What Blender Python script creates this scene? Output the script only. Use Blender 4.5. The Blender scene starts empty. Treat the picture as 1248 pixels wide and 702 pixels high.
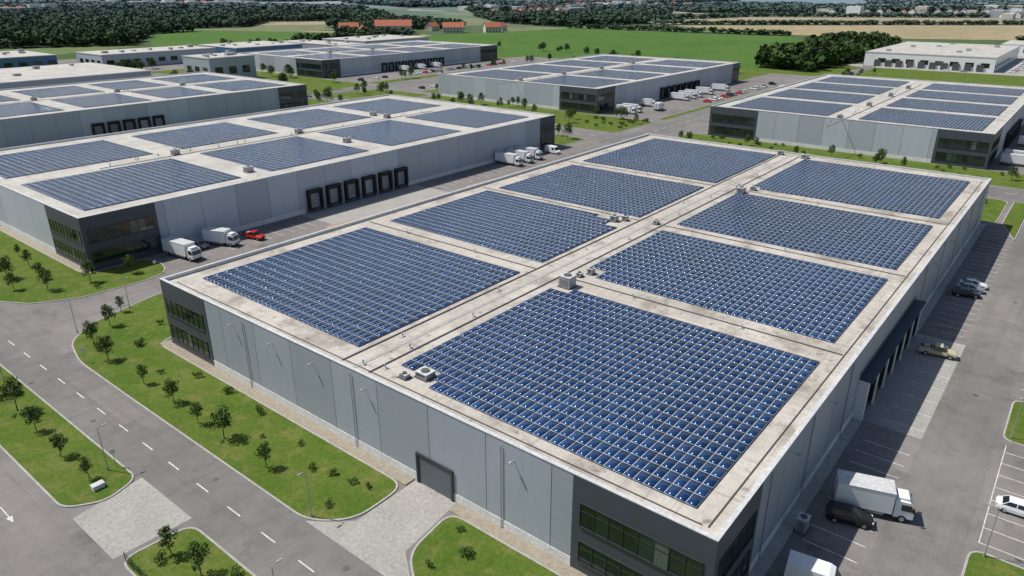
import bpy, math, random
import numpy as np
from mathutils import Vector
random.seed(7); rng=np.random.default_rng(7)
SC=bpy.context.scene; COL=SC.collection

# ------------------------------------------------------------ materials
def new_mat(name):
    m=bpy.data.materials.new(name); m.use_nodes=True
    nt=m.node_tree; b=nt.nodes['Principled BSDF']
    return m,nt,b
def N(nt,t,**k):
    n=nt.nodes.new(t)
    for a,v in k.items(): setattr(n,a,v)
    return n
def noise(nt,co,scale,detail=5,rough=.6):
    n=N(nt,'ShaderNodeTexNoise'); n.inputs['Scale'].default_value=scale
    n.inputs['Detail'].default_value=min(detail,5); n.inputs['Roughness'].default_value=rough
    nt.links.new(co,n.inputs['Vector']); return n.outputs['Fac']
def ramp(nt,fac,stops):
    r=N(nt,'ShaderNodeValToRGB'); e=r.color_ramp.elements
    while len(e)<len(stops): e.new(.5)
    for i,(p,c) in enumerate(stops):
        e[i].position=p; e[i].color=(c,c,c,1) if not hasattr(c,'__len__') else (*c,1)
    nt.links.new(fac,r.inputs[0]); return r.outputs[0]
def mix(nt,fac,a,b,mode='MIX'):
    n=N(nt,'ShaderNodeMix',data_type='RGBA',blend_type=mode)
    for i,x in ((0,fac),(6,a),(7,b)):
        if isinstance(x,(int,float)) and i==0: n.inputs[0].default_value=x
        elif isinstance(x,tuple): n.inputs[i].default_value=(*x,1)
        else: nt.links.new(x,n.inputs[i])
    return n.outputs[2]
def mth(nt,op,a,b=None,c=None):
    n=N(nt,'ShaderNodeMath',operation=op)
    for i,x in enumerate((a,b,c)):
        if x is None: continue
        if isinstance(x,(int,float)): n.inputs[i].default_value=x
        else: nt.links.new(x,n.inputs[i])
    return n.outputs[0]
def coord(nt): return N(nt,'ShaderNodeTexCoord').outputs['Object']
def wpos(nt): return N(nt,'ShaderNodeNewGeometry').outputs['Position']
def bump(nt,b,h,strength,dist=.05):
    n=N(nt,'ShaderNodeBump'); n.inputs['Strength'].default_value=strength; n.inputs['Distance'].default_value=dist
    nt.links.new(h,n.inputs['Height']); nt.links.new(n.outputs[0],b.inputs['Normal'])
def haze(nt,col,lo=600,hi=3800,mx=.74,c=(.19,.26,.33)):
    # aerial haze painted into the base colour, stronger with distance from world origin
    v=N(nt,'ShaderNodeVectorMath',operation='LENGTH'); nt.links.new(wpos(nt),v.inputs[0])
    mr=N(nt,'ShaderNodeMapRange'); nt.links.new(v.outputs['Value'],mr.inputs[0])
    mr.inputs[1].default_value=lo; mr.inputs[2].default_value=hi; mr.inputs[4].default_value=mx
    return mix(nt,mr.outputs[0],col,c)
def M(name,c1,c2=None,scale=1.,rough=.8,bmp=0,metal=0,var=0,spec=None,fine=0,hz=False):
    m,nt,b=new_mat(name); co=coord(nt)
    c2=c2 or tuple(x*.85 for x in c1)
    f=ramp(nt,noise(nt,co,scale,4),[(.3,0),(.7,1)])
    col=mix(nt,f,c1,c2)
    if fine:
        g=ramp(nt,noise(nt,co,fine,3),[(.3,.80),(.7,1.15)])
        col=mix(nt,1.,col,g,'MULTIPLY')
    if var:
        a=N(nt,'ShaderNodeAttribute',attribute_name='var')
        mr=N(nt,'ShaderNodeMapRange'); nt.links.new(a.outputs['Fac'],mr.inputs[0])
        mr.inputs[3].default_value=1-var; mr.inputs[4].default_value=1+var
        cc=N(nt,'ShaderNodeCombineColor')
        for i in range(3): nt.links.new(mr.outputs[0],cc.inputs[i])
        col=mix(nt,1.,col,cc.outputs[0],'MULTIPLY')
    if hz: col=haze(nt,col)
    nt.links.new(col,b.inputs['Base Color'])
    b.inputs['Roughness'].default_value=rough; b.inputs['Metallic'].default_value=metal
    if spec is not None: b.inputs['Specular IOR Level'].default_value=spec
    if bmp: bump(nt,b,noise(nt,co,fine or scale*6,3),bmp)
    return m

def asphalt_mat(name,base,warm=1.0,stain=.5):
    m,nt,b=new_mat(name); co=coord(nt)
    big=ramp(nt,noise(nt,co,.035,5,.65),[(.3,.80),(.7,1.18)])
    med=ramp(nt,noise(nt,co,.35,5,.7),[(.3,.88),(.7,1.10)])
    fine=ramp(nt,noise(nt,co,9,3,.8),[(.25,.8),(.75,1.2)])
    col=mix(nt,1.,(base*1.05*warm,base*1.01,base*.96),big,'MULTIPLY')
    col=mix(nt,1.,col,med,'MULTIPLY'); col=mix(nt,1.,col,fine,'MULTIPLY')
    st=ramp(nt,noise(nt,co,.16,5,.75),[(.54,0),(.70,stain)])
    col=mix(nt,st,col,(base*.5,base*.48,base*.45))
    for sc_ in ((.03,.9,1),(.9,.03,1)):
        mp=N(nt,'ShaderNodeMapping'); mp.inputs['Scale'].default_value=sc_; nt.links.new(co,mp.inputs[0])
        s=ramp(nt,noise(nt,mp.outputs[0],1.,4,.6),[(.52,0),(.75,.30)]); col=mix(nt,s,col,(base*.62,base*.6,base*.58))
    vo=N(nt,'ShaderNodeTexVoronoi',feature='DISTANCE_TO_EDGE'); vo.inputs['Scale'].default_value=.09
    wv=N(nt,'ShaderNodeVectorMath',operation='ADD'); nz=N(nt,'ShaderNodeTexNoise'); nz.inputs['Scale'].default_value=.5
    nt.links.new(co,nz.inputs['Vector']); nt.links.new(co,wv.inputs[0]); nt.links.new(nz.outputs['Color'],wv.inputs[1])
    nt.links.new(wv.outputs[0],vo.inputs['Vector'])
    cr=ramp(nt,vo.outputs['Distance'],[(.001,.30),(.004,0)])
    col=mix(nt,cr,col,(base*.4,)*3)
    nt.links.new(col,b.inputs['Base Color']); b.inputs['Roughness'].default_value=.9
    b.inputs['Specular IOR Level'].default_value=.2
    return m

def roof_mat(name,c1,c2,stain=.8,lo=.515):
    m,nt,b=new_mat(name); co=coord(nt)
    col=mix(nt,ramp(nt,noise(nt,co,.12,5,.7),[(.38,0),(.62,1)]),c1,c2)
    f2=ramp(nt,noise(nt,co,2.2,5,.8),[(.3,.82),(.7,1.12)])
    col=mix(nt,1.,col,f2,'MULTIPLY')
    s=ramp(nt,noise(nt,co,.17,5,.72),[(lo,0),(lo+.13,stain)])
    col=mix(nt,s,col,(.22,.19,.155))
    s3=ramp(nt,noise(nt,co,.7,5,.7),[(.60,0),(.68,stain*.9)])
    col=mix(nt,s3,col,(.13,.115,.10))
    for sc_ in ((.10,1.3,1),(1.3,.10,1)):
        mp=N(nt,'ShaderNodeMapping'); mp.inputs['Scale'].default_value=sc_; nt.links.new(co,mp.inputs[0])
        s2=ramp(nt,noise(nt,mp.outputs[0],1.,5,.7),[(.54,0),(.70,.55)])
        col=mix(nt,s2,col,(.27,.24,.205))
    br=N(nt,'ShaderNodeTexBrick'); br.offset=0
    for k,v in (('Scale',1),('Brick Width',6.2),('Row Height',4.9),('Mortar Size',.035),('Mortar Smooth',.2)): br.inputs[k].default_value=v
    br.inputs['Color1'].default_value=(1,1,1,1); br.inputs['Color2'].default_value=(.92,.92,.92,1); br.inputs['Mortar'].default_value=(.62,.6,.58,1)
    nt.links.new(co,br.inputs['Vector'])
    col=mix(nt,1.,col,br.outputs['Color'],'MULTIPLY')
    nt.links.new(col,b.inputs['Base Color']); b.inputs['Roughness'].default_value=.85
    return m

def grass_mat(name,a,b_,c,hz=False,sc=1.,rows=0):
    m,nt,b=new_mat(name); co=wpos(nt)
    col=mix(nt,ramp(nt,noise(nt,co,.09*sc,5,.65),[(.38,0),(.62,1)]),a,b_)
    col=mix(nt,ramp(nt,noise(nt,co,.35*sc,5,.75),[(.49,0),(.66,.75)]),col,c)
    col=mix(nt,1.,col,ramp(nt,noise(nt,co,2.2*sc,5,.8),[(.3,.70),(.7,1.25)]),'MULTIPLY')
    col=mix(nt,1.,col,ramp(nt,noise(nt,co,9*sc,3,.8),[(.25,.6),(.75,1.4)]),'MULTIPLY')
    if rows:
        sp=N(nt,'ShaderNodeSeparateXYZ'); nt.links.new(co,sp.inputs[0])
        ln=mth(nt,'SINE',mth(nt,'MULTIPLY',mth(nt,'ADD',sp.outputs[0],mth(nt,'MULTIPLY',sp.outputs[1],.9)),rows))
        col=mix(nt,1.,col,ramp(nt,ln,[(0,.90),(1,1.06)]),'MULTIPLY')
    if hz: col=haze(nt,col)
    nt.links.new(col,b.inputs['Base Color']); b.inputs['Roughness'].default_value=.95
    b.inputs['Specular IOR Level'].default_value=.1
    bump(nt,b,noise(nt,co,7*sc,3,.8),.6,.12)
    return m

def panel_mat():
    m,nt,b=new_mat('solar_glass'); uv=N(nt,'ShaderNodeUVMap'); uv.uv_map='UVMap'
    sp=N(nt,'ShaderNodeSeparateXYZ'); nt.links.new(uv.outputs[0],sp.inputs[0])
    u,v=sp.outputs[0],sp.outputs[1]
    eu=mth(nt,'GREATER_THAN',mth(nt,'ABSOLUTE',mth(nt,'SUBTRACT',u,.5)),.5-.021)
    ev=mth(nt,'GREATER_THAN',mth(nt,'ABSOLUTE',mth(nt,'SUBTRACT',v,.5)),.5-.030)
    fr=mth(nt,'MAXIMUM',eu,ev)
    def lines(x,n,w):
        return mth(nt,'GREATER_THAN',mth(nt,'ABSOLUTE',mth(nt,'SUBTRACT',mth(nt,'FRACT',mth(nt,'MULTIPLY',x,float(n))),.5)),.5-w)
    ce=mth(nt,'MAXIMUM',lines(u,10,.04),lines(v,6,.04))
    at=N(nt,'ShaderNodeAttribute',attribute_name='var')
    base=ramp(nt,at.outputs['Fac'],[(0,(.007,.026,.080)),(.6,(.010,.034,.100)),(1,(.014,.043,.122))])
    n=ramp(nt,noise(nt,wpos(nt),.05,4),[(.3,.78),(.7,1.25)]); base=mix(nt,1.,base,n,'MULTIPLY')
    col=mix(nt,mth(nt,'MULTIPLY',ce,.30),base,(.05,.10,.20))
    col=mix(nt,fr,col,(.62,.67,.73))
    dust=ramp(nt,noise(nt,wpos(nt),.4,5,.8),[(.52,0),(.8,.08)])
    col=mix(nt,dust,col,(.3,.3,.3))
    nt.links.new(col,b.inputs['Base Color'])
    nt.links.new(mth(nt,'ADD',mth(nt,'MULTIPLY',fr,.25),.12),b.inputs['Roughness'])
    b.inputs['Specular IOR Level'].default_value=.42
    b.inputs['Specular Tint'].default_value=(.38,.62,1,1)   # blue anti-reflective coating
    return m

def wall_mat(name,c,rib=9.0,hz=False):
    m,nt,b=new_mat(name); co=coord(nt)
    at=N(nt,'ShaderNodeAttribute',attribute_name='var')
    g=ramp(nt,at.outputs['Fac'],[(0,.84),(1,1.10)])
    col=mix(nt,1.,c,g,'MULTIPLY')
    mp=N(nt,'ShaderNodeMapping'); mp.inputs['Scale'].default_value=(1.2,1.2,.12); nt.links.new(co,mp.inputs[0])
    s=ramp(nt,noise(nt,mp.outputs[0],1.,5,.7),[(.45,0),(.8,.4)])
    col=mix(nt,s,col,tuple(x*.7 for x in c))
    sp=N(nt,'ShaderNodeSeparateXYZ'); nt.links.new(co,sp.inputs[0])
    fz=mth(nt,'FRACT',mth(nt,'MULTIPLY',sp.outputs[2],1/1.2))
    ln=mth(nt,'LESS_THAN',fz,.035)
    col=mix(nt,mth(nt,'MULTIPLY',ln,.4),col,tuple(x*.45 for x in c))
    gr=ramp(nt,mth(nt,'ADD',mth(nt,'MULTIPLY',sp.outputs[2],.3),mth(nt,'MULTIPLY',noise(nt,co,.8,4),.5)),[(.35,.30),(.8,0)])
    col=mix(nt,gr,col,(c[0]*.7,c[1]*.66,c[2]*.58))
    nt.links.new(col,b.inputs['Base Color']); b.inputs['Roughness'].default_value=.45
    rb=mth(nt,'SINE',mth(nt,'MULTIPLY',sp.outputs[2],6.283*rib/1.2))
    bump(nt,b,rb,.25,.01)
    return m

def glass_mat():
    m,nt,b=new_mat('window_glass')
    at=N(nt,'ShaderNodeAttribute',attribute_name='var')
    col=ramp(nt,at.outputs['Fac'],[(0,(.005,.012,.012)),(.6,(.008,.020,.019)),(.88,(.02,.036,.032)),(1,(.09,.11,.10))])
    nt.links.new(col,b.inputs['Base Color']); b.inputs['Roughness'].default_value=.05
    b.inputs['Specular IOR Level'].default_value=.7
    return m

MAT={}
MAT['asphalt']=asphalt_mat('asphalt',.168)
MAT['asphalt_lot']=asphalt_mat('asphalt_yard',.182,1.03,.7)
MAT['concrete']=M('concrete_paving',(.35,.335,.31),(.29,.28,.26),.25,.9,0,fine=2.5)
MAT['patch']=M('stained_concrete',(.38,.27,.19),(.29,.22,.17),.6,.9,.1,fine=4)
MAT['paint']=M('road_paint',(.72,.72,.70),(.42,.42,.41),1.5,.7,fine=7)
MAT['kerb']=M('kerb_concrete',(.40,.39,.37),(.30,.29,.27),.8,.9,fine=5)
MAT['seam']=M('paving_seam',(.22,.21,.195),rough=.9)
MAT['grass']=grass_mat('lawn_grass',(.068,.122,.016),(.100,.146,.026),(.165,.165,.052))
MAT['gravel']=M('gravel',(.33,.29,.23),(.24,.21,.16),2,.95,.5,fine=9)
MAT['roof']=roof_mat('roof_membrane',(.53,.495,.44),(.43,.40,.35),.75)
MAT['roof_far']=roof_mat('roof_membrane_light',(.53,.51,.47),(.44,.42,.38),.5,.53)
MAT['coping']=M('coping_metal',(.56,.57,.57),(.48,.49,.49),.4,.5,fine=3)
MAT['wall']=wall_mat('wall_cladding',(.365,.405,.455))
MAT['wall2']=wall_mat('wall_cladding_light',(.44,.475,.525))
MAT['dark']=wall_mat('anthracite_cladding',(.062,.073,.092))
MAT['joint']=M('joint_dark',(.08,.085,.09))
MAT['plinth']=M('plinth_concrete',(.74,.74,.72),(.62,.62,.60),.4,.8,fine=3)
MAT['glass']=glass_mat()
MAT['frame']=M('window_frame',(.035,.038,.042),rough=.4)
MAT['black']=M('dock_rubber',(.014,.014,.016),rough=.7)
MAT['dockdoor']=M('dock_door',(.34,.38,.42),(.24,.27,.30),.7,.5,var=.35)
MAT['bluedark']=M('canopy_blue',(.02,.035,.06),rough=.5)
MAT['doorgrey']=M('shutter_door',(.13,.15,.17),(.11,.13,.15),.6,.5)
MAT['solar']=panel_mat()
MAT['metal']=M('galvanised_metal',(.42,.43,.44),(.30,.31,.32),1.5,.45,metal=.3,fine=6)
MAT['metald']=M('grille_dark',(.09,.09,.09),rough=.6)
MAT['bark']=M('bark',(.09,.065,.045),(.05,.04,.03),4,.9)
MAT['leaf']=M('foliage',(.040,.084,.014),(.070,.118,.024),.8,.75,var=.5,spec=.2)
MAT['leaf2']=M('foliage_yellow',(.12,.13,.03),(.08,.11,.025),1.5,.75,var=.4,spec=.2)
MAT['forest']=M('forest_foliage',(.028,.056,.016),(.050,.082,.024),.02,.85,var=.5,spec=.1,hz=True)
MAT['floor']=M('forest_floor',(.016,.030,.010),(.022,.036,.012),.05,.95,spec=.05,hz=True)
MAT['white']=M('white_paint',(.78,.79,.79),(.70,.71,.71),.5,.35)
MAT['carwhite']=M('car_paint_white',(.75,.76,.77),rough=.25)
MAT['carblack']=M('car_paint_black',(.012,.013,.016),rough=.18)
MAT['carred']=M('car_paint_red',(.55,.02,.015),rough=.25)
MAT['carsilver']=M('car_paint_silver',(.35,.37,.39),rough=.25,metal=.5)
MAT['cartan']=M('car_paint_tan',(.50,.46,.30),(.42,.38,.24),1,.4)
MAT['carglass']=M('car_glass',(.012,.016,.02),rough=.06,spec=.8)
MAT['tyre']=M('tyre',(.014,.014,.014),rough=.9)
MAT['lamp_white']=M('headlight',(.7,.7,.68),rough=.15)
MAT['lamp_red']=M('taillight',(.35,.01,.01),rough=.2)
MAT['redroof']=M('clay_roof',(.44,.13,.07),(.34,.10,.06),.2,.8)
MAT['plaster']=M('house_plaster',(.60,.55,.47),(.52,.48,.42),.2,.8)
MAT['bluewall']=wall_mat('blue_cladding',(.08,.17,.30))
MAT['farm']=grass_mat('crop_green',(.062,.136,.026),(.078,.156,.032),(.095,.155,.040),sc=.12,rows=.7)
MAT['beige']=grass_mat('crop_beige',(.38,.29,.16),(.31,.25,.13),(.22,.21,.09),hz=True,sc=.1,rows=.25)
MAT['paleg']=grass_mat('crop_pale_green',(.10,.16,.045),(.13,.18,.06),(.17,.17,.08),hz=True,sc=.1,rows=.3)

# ------------------------------------------------------------ mesh helpers
class MB:
    def __init__(s): s.v=[];s.f=[];s.m=[];s.a=[];s.mats=[]
    def mi(s,k):
        if k not in s.mats: s.mats.append(k)
        return s.mats.index(k)
    def face(s,pts,k,var=None):
        i=len(s.v); s.v+= [tuple(p) for p in pts]; s.f.append(tuple(range(i,i+len(pts)))); s.m.append(s.mi(k)); s.a.append(random.random() if var is None else var)
    def box(s,x0,x1,y0,y1,z0,z1,k,var=None,top=None):
        i=len(s.v); s.v+=[(x0,y0,z0),(x1,y0,z0),(x1,y1,z0),(x0,y1,z0),(x0,y0,z1),(x1,y0,z1),(x1,y1,z1),(x0,y1,z1)]
        a=random.random() if var is None else var
        for q in ((0,3,2,1),(4,5,6,7),(0,1,5,4),(1,2,6,5),(2,3,7,6),(3,0,4,7)):
            s.f.append(tuple(i+j for j in q)); s.m.append(s.mi(k)); s.a.append(a)
        if top: s.m[-5]=s.mi(top)
    def hexa(s,b,t,k,ktop=None):
        i=len(s.v); s.v+=[tuple(p) for p in b]+[tuple(p) for p in t]; a=random.random()
        for n,q in enumerate(((0,3,2,1),(4,5,6,7),(0,1,5,4),(1,2,6,5),(2,3,7,6),(3,0,4,7))):
            s.f.append(tuple(i+j for j in q)); s.m.append(s.mi(ktop if (n==1 and ktop) else k)); s.a.append(a)
    def cyl(s,p0,p1,r0,r1,k,n=8):
        p0=Vector(p0);p1=Vector(p1); d=(p1-p0).normalized()
        a=d.orthogonal().normalized(); b=d.cross(a); i=len(s.v); v=random.random()
        for p,r in ((p0,r0),(p1,r1)):
            for j in range(n):
                t=2*math.pi*j/n; s.v.append(tuple(p+a*r*math.cos(t)+b*r*math.sin(t)))
        for j in range(n):
            s.f.append((i+j,i+(j+1)%n,i+n+(j+1)%n,i+n+j)); s.m.append(s.mi(k)); s.a.append(v)
        s.f.append(tuple(i+j for j in reversed(range(n)))); s.m.append(s.mi(k)); s.a.append(v)
        s.f.append(tuple(i+n+j for j in range(n))); s.m.append(s.mi(k)); s.a.append(v)
    def loft(s,secs,k,caps=True):
        n=len(secs[0]); i=len(s.v); v=random.random()
        for c in secs: s.v+=[tuple(p) for p in c]
        for a in range(len(secs)-1):
            for j in range(n):
                s.f.append((i+a*n+j,i+a*n+(j+1)%n,i+(a+1)*n+(j+1)%n,i+(a+1)*n+j)); s.m.append(s.mi(k)); s.a.append(v)
        if caps:
            s.f.append(tuple(i+j for j in reversed(range(n)))); s.m.append(s.mi(k)); s.a.append(v)
            e=i+(len(secs)-1)*n; s.f.append(tuple(e+j for j in range(n))); s.m.append(s.mi(k)); s.a.append(v)
    def mesh(s,name):
        me=bpy.data.meshes.new(name); me.from_pydata(s.v,[],s.f)
        for k in s.mats: me.materials.append(MAT[k])
        me.polygons.foreach_set('material_index',s.m)
        at=me.attributes.new('var','FLOAT','FACE'); at.data.foreach_set('value',s.a)
        me.update(); return me
    def obj(s,name,parent=None,bevel=0):
        return add(name,s.mesh(name),parent,bevel=bevel)
def add(name,me,parent=None,loc=(0,0,0),rz=0,sc=1,bevel=0):
    o=bpy.data.objects.new(name,me); COL.objects.link(o); o.location=loc; o.rotation_euler=(0,0,rz)
    o.scale=(sc,sc,sc) if not hasattr(sc,'__len__') else sc
    if parent is not None:
        o.parent=parent; o.matrix_parent_inverse=parent_inv[parent.name]
    if bevel:
        b=o.modifiers.new('b','BEVEL'); b.width=bevel; b.segments=2; b.limit_method='ANGLE'
    return o
parent_inv={}
from mathutils import Matrix
def empty(name,loc):
    e=bpy.data.objects.new(name,None); COL.objects.link(e); e.location=loc
    parent_inv[e.name]=Matrix.Translation(Vector(loc)).inverted(); return e
def quadmesh(name,V,F,mats,var,uv=None,midx=None):
    me=bpy.data.meshes.new(name); V=np.asarray(V,np.float32); F=np.asarray(F,np.int32)
    me.vertices.add(len(V)); me.vertices.foreach_set('co',V.ravel())
    me.loops.add(F.size); me.loops.foreach_set('vertex_index',F.ravel())
    me.polygons.add(len(F)); me.polygons.foreach_set('loop_start',np.arange(0,F.size,4,dtype=np.int32))
    me.polygons.foreach_set('loop_total',np.full(len(F),4,np.int32))
    for k in mats: me.materials.append(MAT[k])
    if midx is not None: me.polygons.foreach_set('material_index',np.asarray(midx,np.int32))
    me.update(calc_edges=True)
    at=me.attributes.new('var','FLOAT','FACE'); at.data.foreach_set('value',np.asarray(var,np.float32))
    if uv is not None:
        l=me.uv_layers.new(name='UVMap'); l.data.foreach_set('uv',np.asarray(uv,np.float32).ravel())
    return me

def rounded(poly,r,n=5):
    out=[]; L=len(poly)
    for i in range(L):
        p=Vector(poly[i]);a=Vector(poly[i-1]);b=Vector(poly[(i+1)%L])
        da=(a-p);db=(b-p); rr=min(r,da.length*.45,db.length*.45)
        s=p+da.normalized()*rr; e=p+db.normalized()*rr
        for j in range(n+1):
            t=j/n; q=s*(1-t)**2+p*2*t*(1-t)+e*t*t; out.append((q.x,q.y))
    return out
def inset(poly,d):
    L=len(poly); area=sum(poly[i-1][0]*poly[i][1]-poly[i][0]*poly[i-1][1] for i in range(L)); sg=1 if area>0 else -1
    out=[]
    for i in range(L):
        a=Vector(poly[i-1]);p=Vector(poly[i]);b=Vector(poly[(i+1)%L])
        e1=(p-a).normalized() if (p-a).length>1e-6 else Vector((1,0)); e2=(b-p).normalized() if (b-p).length>1e-6 else e1
        n=Vector((-(e1.y+e2.y),(e1.x+e2.x))); 
        if n.length<1e-6: n=Vector((-e1.y,e1.x))
        n.normalize(); out.append((p.x+n.x*d*sg,p.y+n.y*d*sg))
    return out
def island(poly,r=2,name='grass_verge',kerb=.22):
    P=rounded(poly,r) if r else poly; m=MB(); L=len(P)
    I=inset(P,kerb)
    area=sum(P[i-1][0]*P[i][1]-P[i][0]*P[i-1][1] for i in range(L))
    if area<0: P=P[::-1]; I=I[::-1]
    for i in range(L):
        j=(i+1)%L
        m.face([(*P[i],0),(*P[j],0),(*P[j],.13),(*P[i],.13)],'kerb')
        m.face([(*P[i],.13),(*P[j],.13),(*I[j],.13),(*I[i],.13)],'kerb')
        m.face([(*I[i],.13),(*I[j],.13),(*I[j],.10),(*I[i],.10)],'kerb')
    m.face([(x,y,.10) for x,y in I],'grass')
    return m.obj(name)
def sheet(poly,z,k,name,r=0):
    P=rounded(poly,r) if r else poly
    m=MB(); area=sum(P[i-1][0]*P[i][1]-P[i][0]*P[i-1][1] for i in range(len(P)))
    if area<0: P=P[::-1]
    m.face([(x,y,z) for x,y in P],k); return m.obj(name)
def rect(x0,x1,y0,y1): return [(x0,y0),(x1,y0),(x1,y1),(x0,y1)]

# ------------------------------------------------------------ solar arrays
PX,PY=1.66,1.02
def solar(x0,x1,y0,y1,z,parent,notches=(),px=PX,py=PY):
    nx=max(1,round((x1-x0)/px)); ny=max(1,round((y1-y0)/py))
    ax=(x1-x0)/nx; ay=(y1-y0)/ny
    I,J=np.meshgrid(np.arange(nx),np.arange(ny),indexing='ij'); I=I.ravel();J=J.ravel()
    cx=x0+(I+.5)*ax; cy=y0+(J+.5)*ay; keep=np.ones(len(cx),bool)
    for a,b,c,d in notches: keep&=~((cx>a)&(cx<b)&(cy>c)&(cy<d))
    cx=cx[keep];cy=cy[keep];n=len(cx)
    gx,gy=ax/2-.006,ay/2-.006
    zt=z+.16+rng.normal(0,.0012,(n,4)); V=np.zeros((n,8,3))
    sx=np.array([-1,1,1,-1]);sy=np.array([-1,-1,1,1])
    for k in range(4):
        V[:,k,0]=cx+sx[k]*gx;V[:,k,1]=cy+sy[k]*gy;V[:,k,2]=z+.06
        V[:,4+k,0]=cx+sx[k]*gx;V[:,4+k,1]=cy+sy[k]*gy;V[:,4+k,2]=zt[:,k]
    fq=np.array([(4,5,6,7),(0,1,5,4),(1,2,6,5),(2,3,7,6),(3,0,4,7)])
    F=(np.arange(n)[:,None,None]*8+fq[None]).reshape(-1,4)
    uv=np.full((n,5,4,2),.53); uv[:,0]=np.array([(0,0),(1,0),(1,1),(0,1)])
    var=np.repeat(rng.random(n),5)
    me=quadmesh('solar_array',V.reshape(-1,3),F,['solar'],var,uv.reshape(-1,2))
    return add('solar_array',me,parent)

# ------------------------------------------------------------ warehouses
def warehouse(name,x0,x1,y0,y1,h=10.7,arrays=(),notches=(),dark=(),docks=(),wall='wall',roof='roof_far',pw=8.0,plinth=True,winbands=((5.5,8.0),(1.4,3.7)),spx=PX,spy=PY):
    E=empty(name,((x0+x1)/2,(y0+y1)/2,0)); rz=h-.45
    def fb(m,face,a0,a1,d0,d1,z0,z1,k,var=None):
        if face=='-X': m.box(x0-d1,x0-d0,a0,a1,z0,z1,k,var)
        if face=='+X': m.box(x1+d0,x1+d1,a0,a1,z0,z1,k,var)
        if face=='-Y': m.box(a0,a1,y0-d1,y0-d0,z0,z1,k,var)
        if face=='+Y': m.box(a0,a1,y1+d0,y1+d1,z0,z1,k,var)
    m=MB(); m.box(x0+.1,x1-.1,y0+.1,y1-.1,0,rz-.02,'joint'); m.obj('core',E)
    m=MB(); m.face([(x0+.1,y0+.1,rz),(x1-.1,y0+.1,rz),(x1-.1,y1-.1,rz),(x0+.1,y1-.1,rz)],roof); m.obj('roof',E)
    m=MB()
    for face,a,b in (('-X',y0,y1),('+X',y0,y1),('-Y',x0+.1,x1-.1),('+Y',x0+.1,x1-.1)):
        n=max(1,round((b-a)/pw)); w=(b-a)/n
        for i in range(n): fb(m,face,a+i*w+(.04 if i else 0),a+(i+1)*w-(.04 if i<n-1 else 0),-.09,0,0,h,wall)
    m.obj('wall_panels',E)
    m=MB(); t=.38; w=.06
    m.box(x0-w,x0+t,y0-w,y1+w,h,h+.09,'coping'); m.box(x1-t,x1+w,y0-w,y1+w,h,h+.09,'coping')
    m.box(x0+t,x1-t,y0-w,y0+t,h,h+.09,'coping'); m.box(x0+t,x1-t,y1-t,y1+w,h,h+.09,'coping')
    q=.32
    m.box(x0+.1,x0+q,y0+.1,y1-.1,rz-.01,h,'plinth'); m.box(x1-q,x1-.1,y0+.1,y1-.1,rz-.01,h,'plinth')
    m.box(x0+q,x1-q,y0+.1,y0+q,rz-.01,h,'plinth'); m.box(x0+q,x1-q,y1-q,y1-.1,rz-.01,h,'plinth')
    m.obj('parapet',E)
    for face,a,b in dark:
        m=MB(); g=MB()
        a_=a-.07 if face=='-X' and abs(a-y0)<.01 else a
        fb(m,face,a_,b,.002,.07,0,h-.002,'dark')
        wa,wb=a+.9,b-.9
        for z0,z1 in winbands:
            n=max(2,round((wb-wa)/1.55)); s=(wb-wa)/n
            for i in range(n): fb(g,face,wa+i*s+.03,wa+(i+1)*s-.03,.072,.10,z0,z1,'glass')
            for i in range(n+1): fb(m,face,wa+i*s-.035,wa+i*s+.035,.072,.17,z0,z1,'frame')
            fb(m,face,wa-.035,wb+.035,.072,.19,z1,z1+.1,'frame'); fb(m,face,wa-.035,wb+.035,.072,.22,z0-.1,z0,'frame')
            zm=z0+(z1-z0)*.68
            for i in range(n): fb(m,face,wa+i*s+.035,wa+(i+1)*s-.035,.102,.15,zm,zm+.05,'frame')
        m.obj('office_front',E); g.obj('windows',E)
    if plinth:
        m=MB()
        for face,lo,hi in (('-X',y0,y1),('-Y',x0,x1)):
            cuts=sorted([(a,b) for f,a,b in dark if f==face]+[(a,b) for f,a,b,n in docks if f==face]); p=lo
            for a,b in cuts+[(hi,hi)]:
                if a-p>.3: fb(m,face,p,a,.002,.05,0,1.15,'plinth')
                p=max(p,b)
        m.obj('plinth',E)
    for face,a,b,n in docks:
        m=MB(); s=(b-a)/n
        for i in range(n):
            c=a+(i+.5)*s; hw=min(2.1,s*.42)
            fb(m,face,c-hw,c-hw+.5,.01,1.1,.9,5.2,'black'); fb(m,face,c+hw-.5,c+hw,.01,1.1,.9,5.2,'black')
            fb(m,face,c-hw,c+hw,.01,1.25,5.2,5.6,'black')
            fb(m,face,c-hw+.5,c+hw-.5,.01,.08,1.2,4.5,'dockdoor'); fb(m,face,c-hw+.5,c+hw-.5,.01,.5,4.5,5.2,'black')
            fb(m,face,c-hw,c+hw,.01,.9,.0,.9,'joint'); fb(m,face,c-hw+.55,c-hw+.85,.9,1.1,.4,.95,'black'); fb(m,face,c+hw-.85,c+hw-.55,.9,1.1,.4,.95,'black')
            for q in (2.0,2.8,3.6): fb(m,face,c-hw+.5,c+hw-.5,.082,.1,q,q+.05,'joint')
        m.obj('loading_docks',E)
    for (a,b,c,d) in arrays: solar(a,b,c,d,rz,E,notches,spx,spy)
    return E,fb,rz

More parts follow.
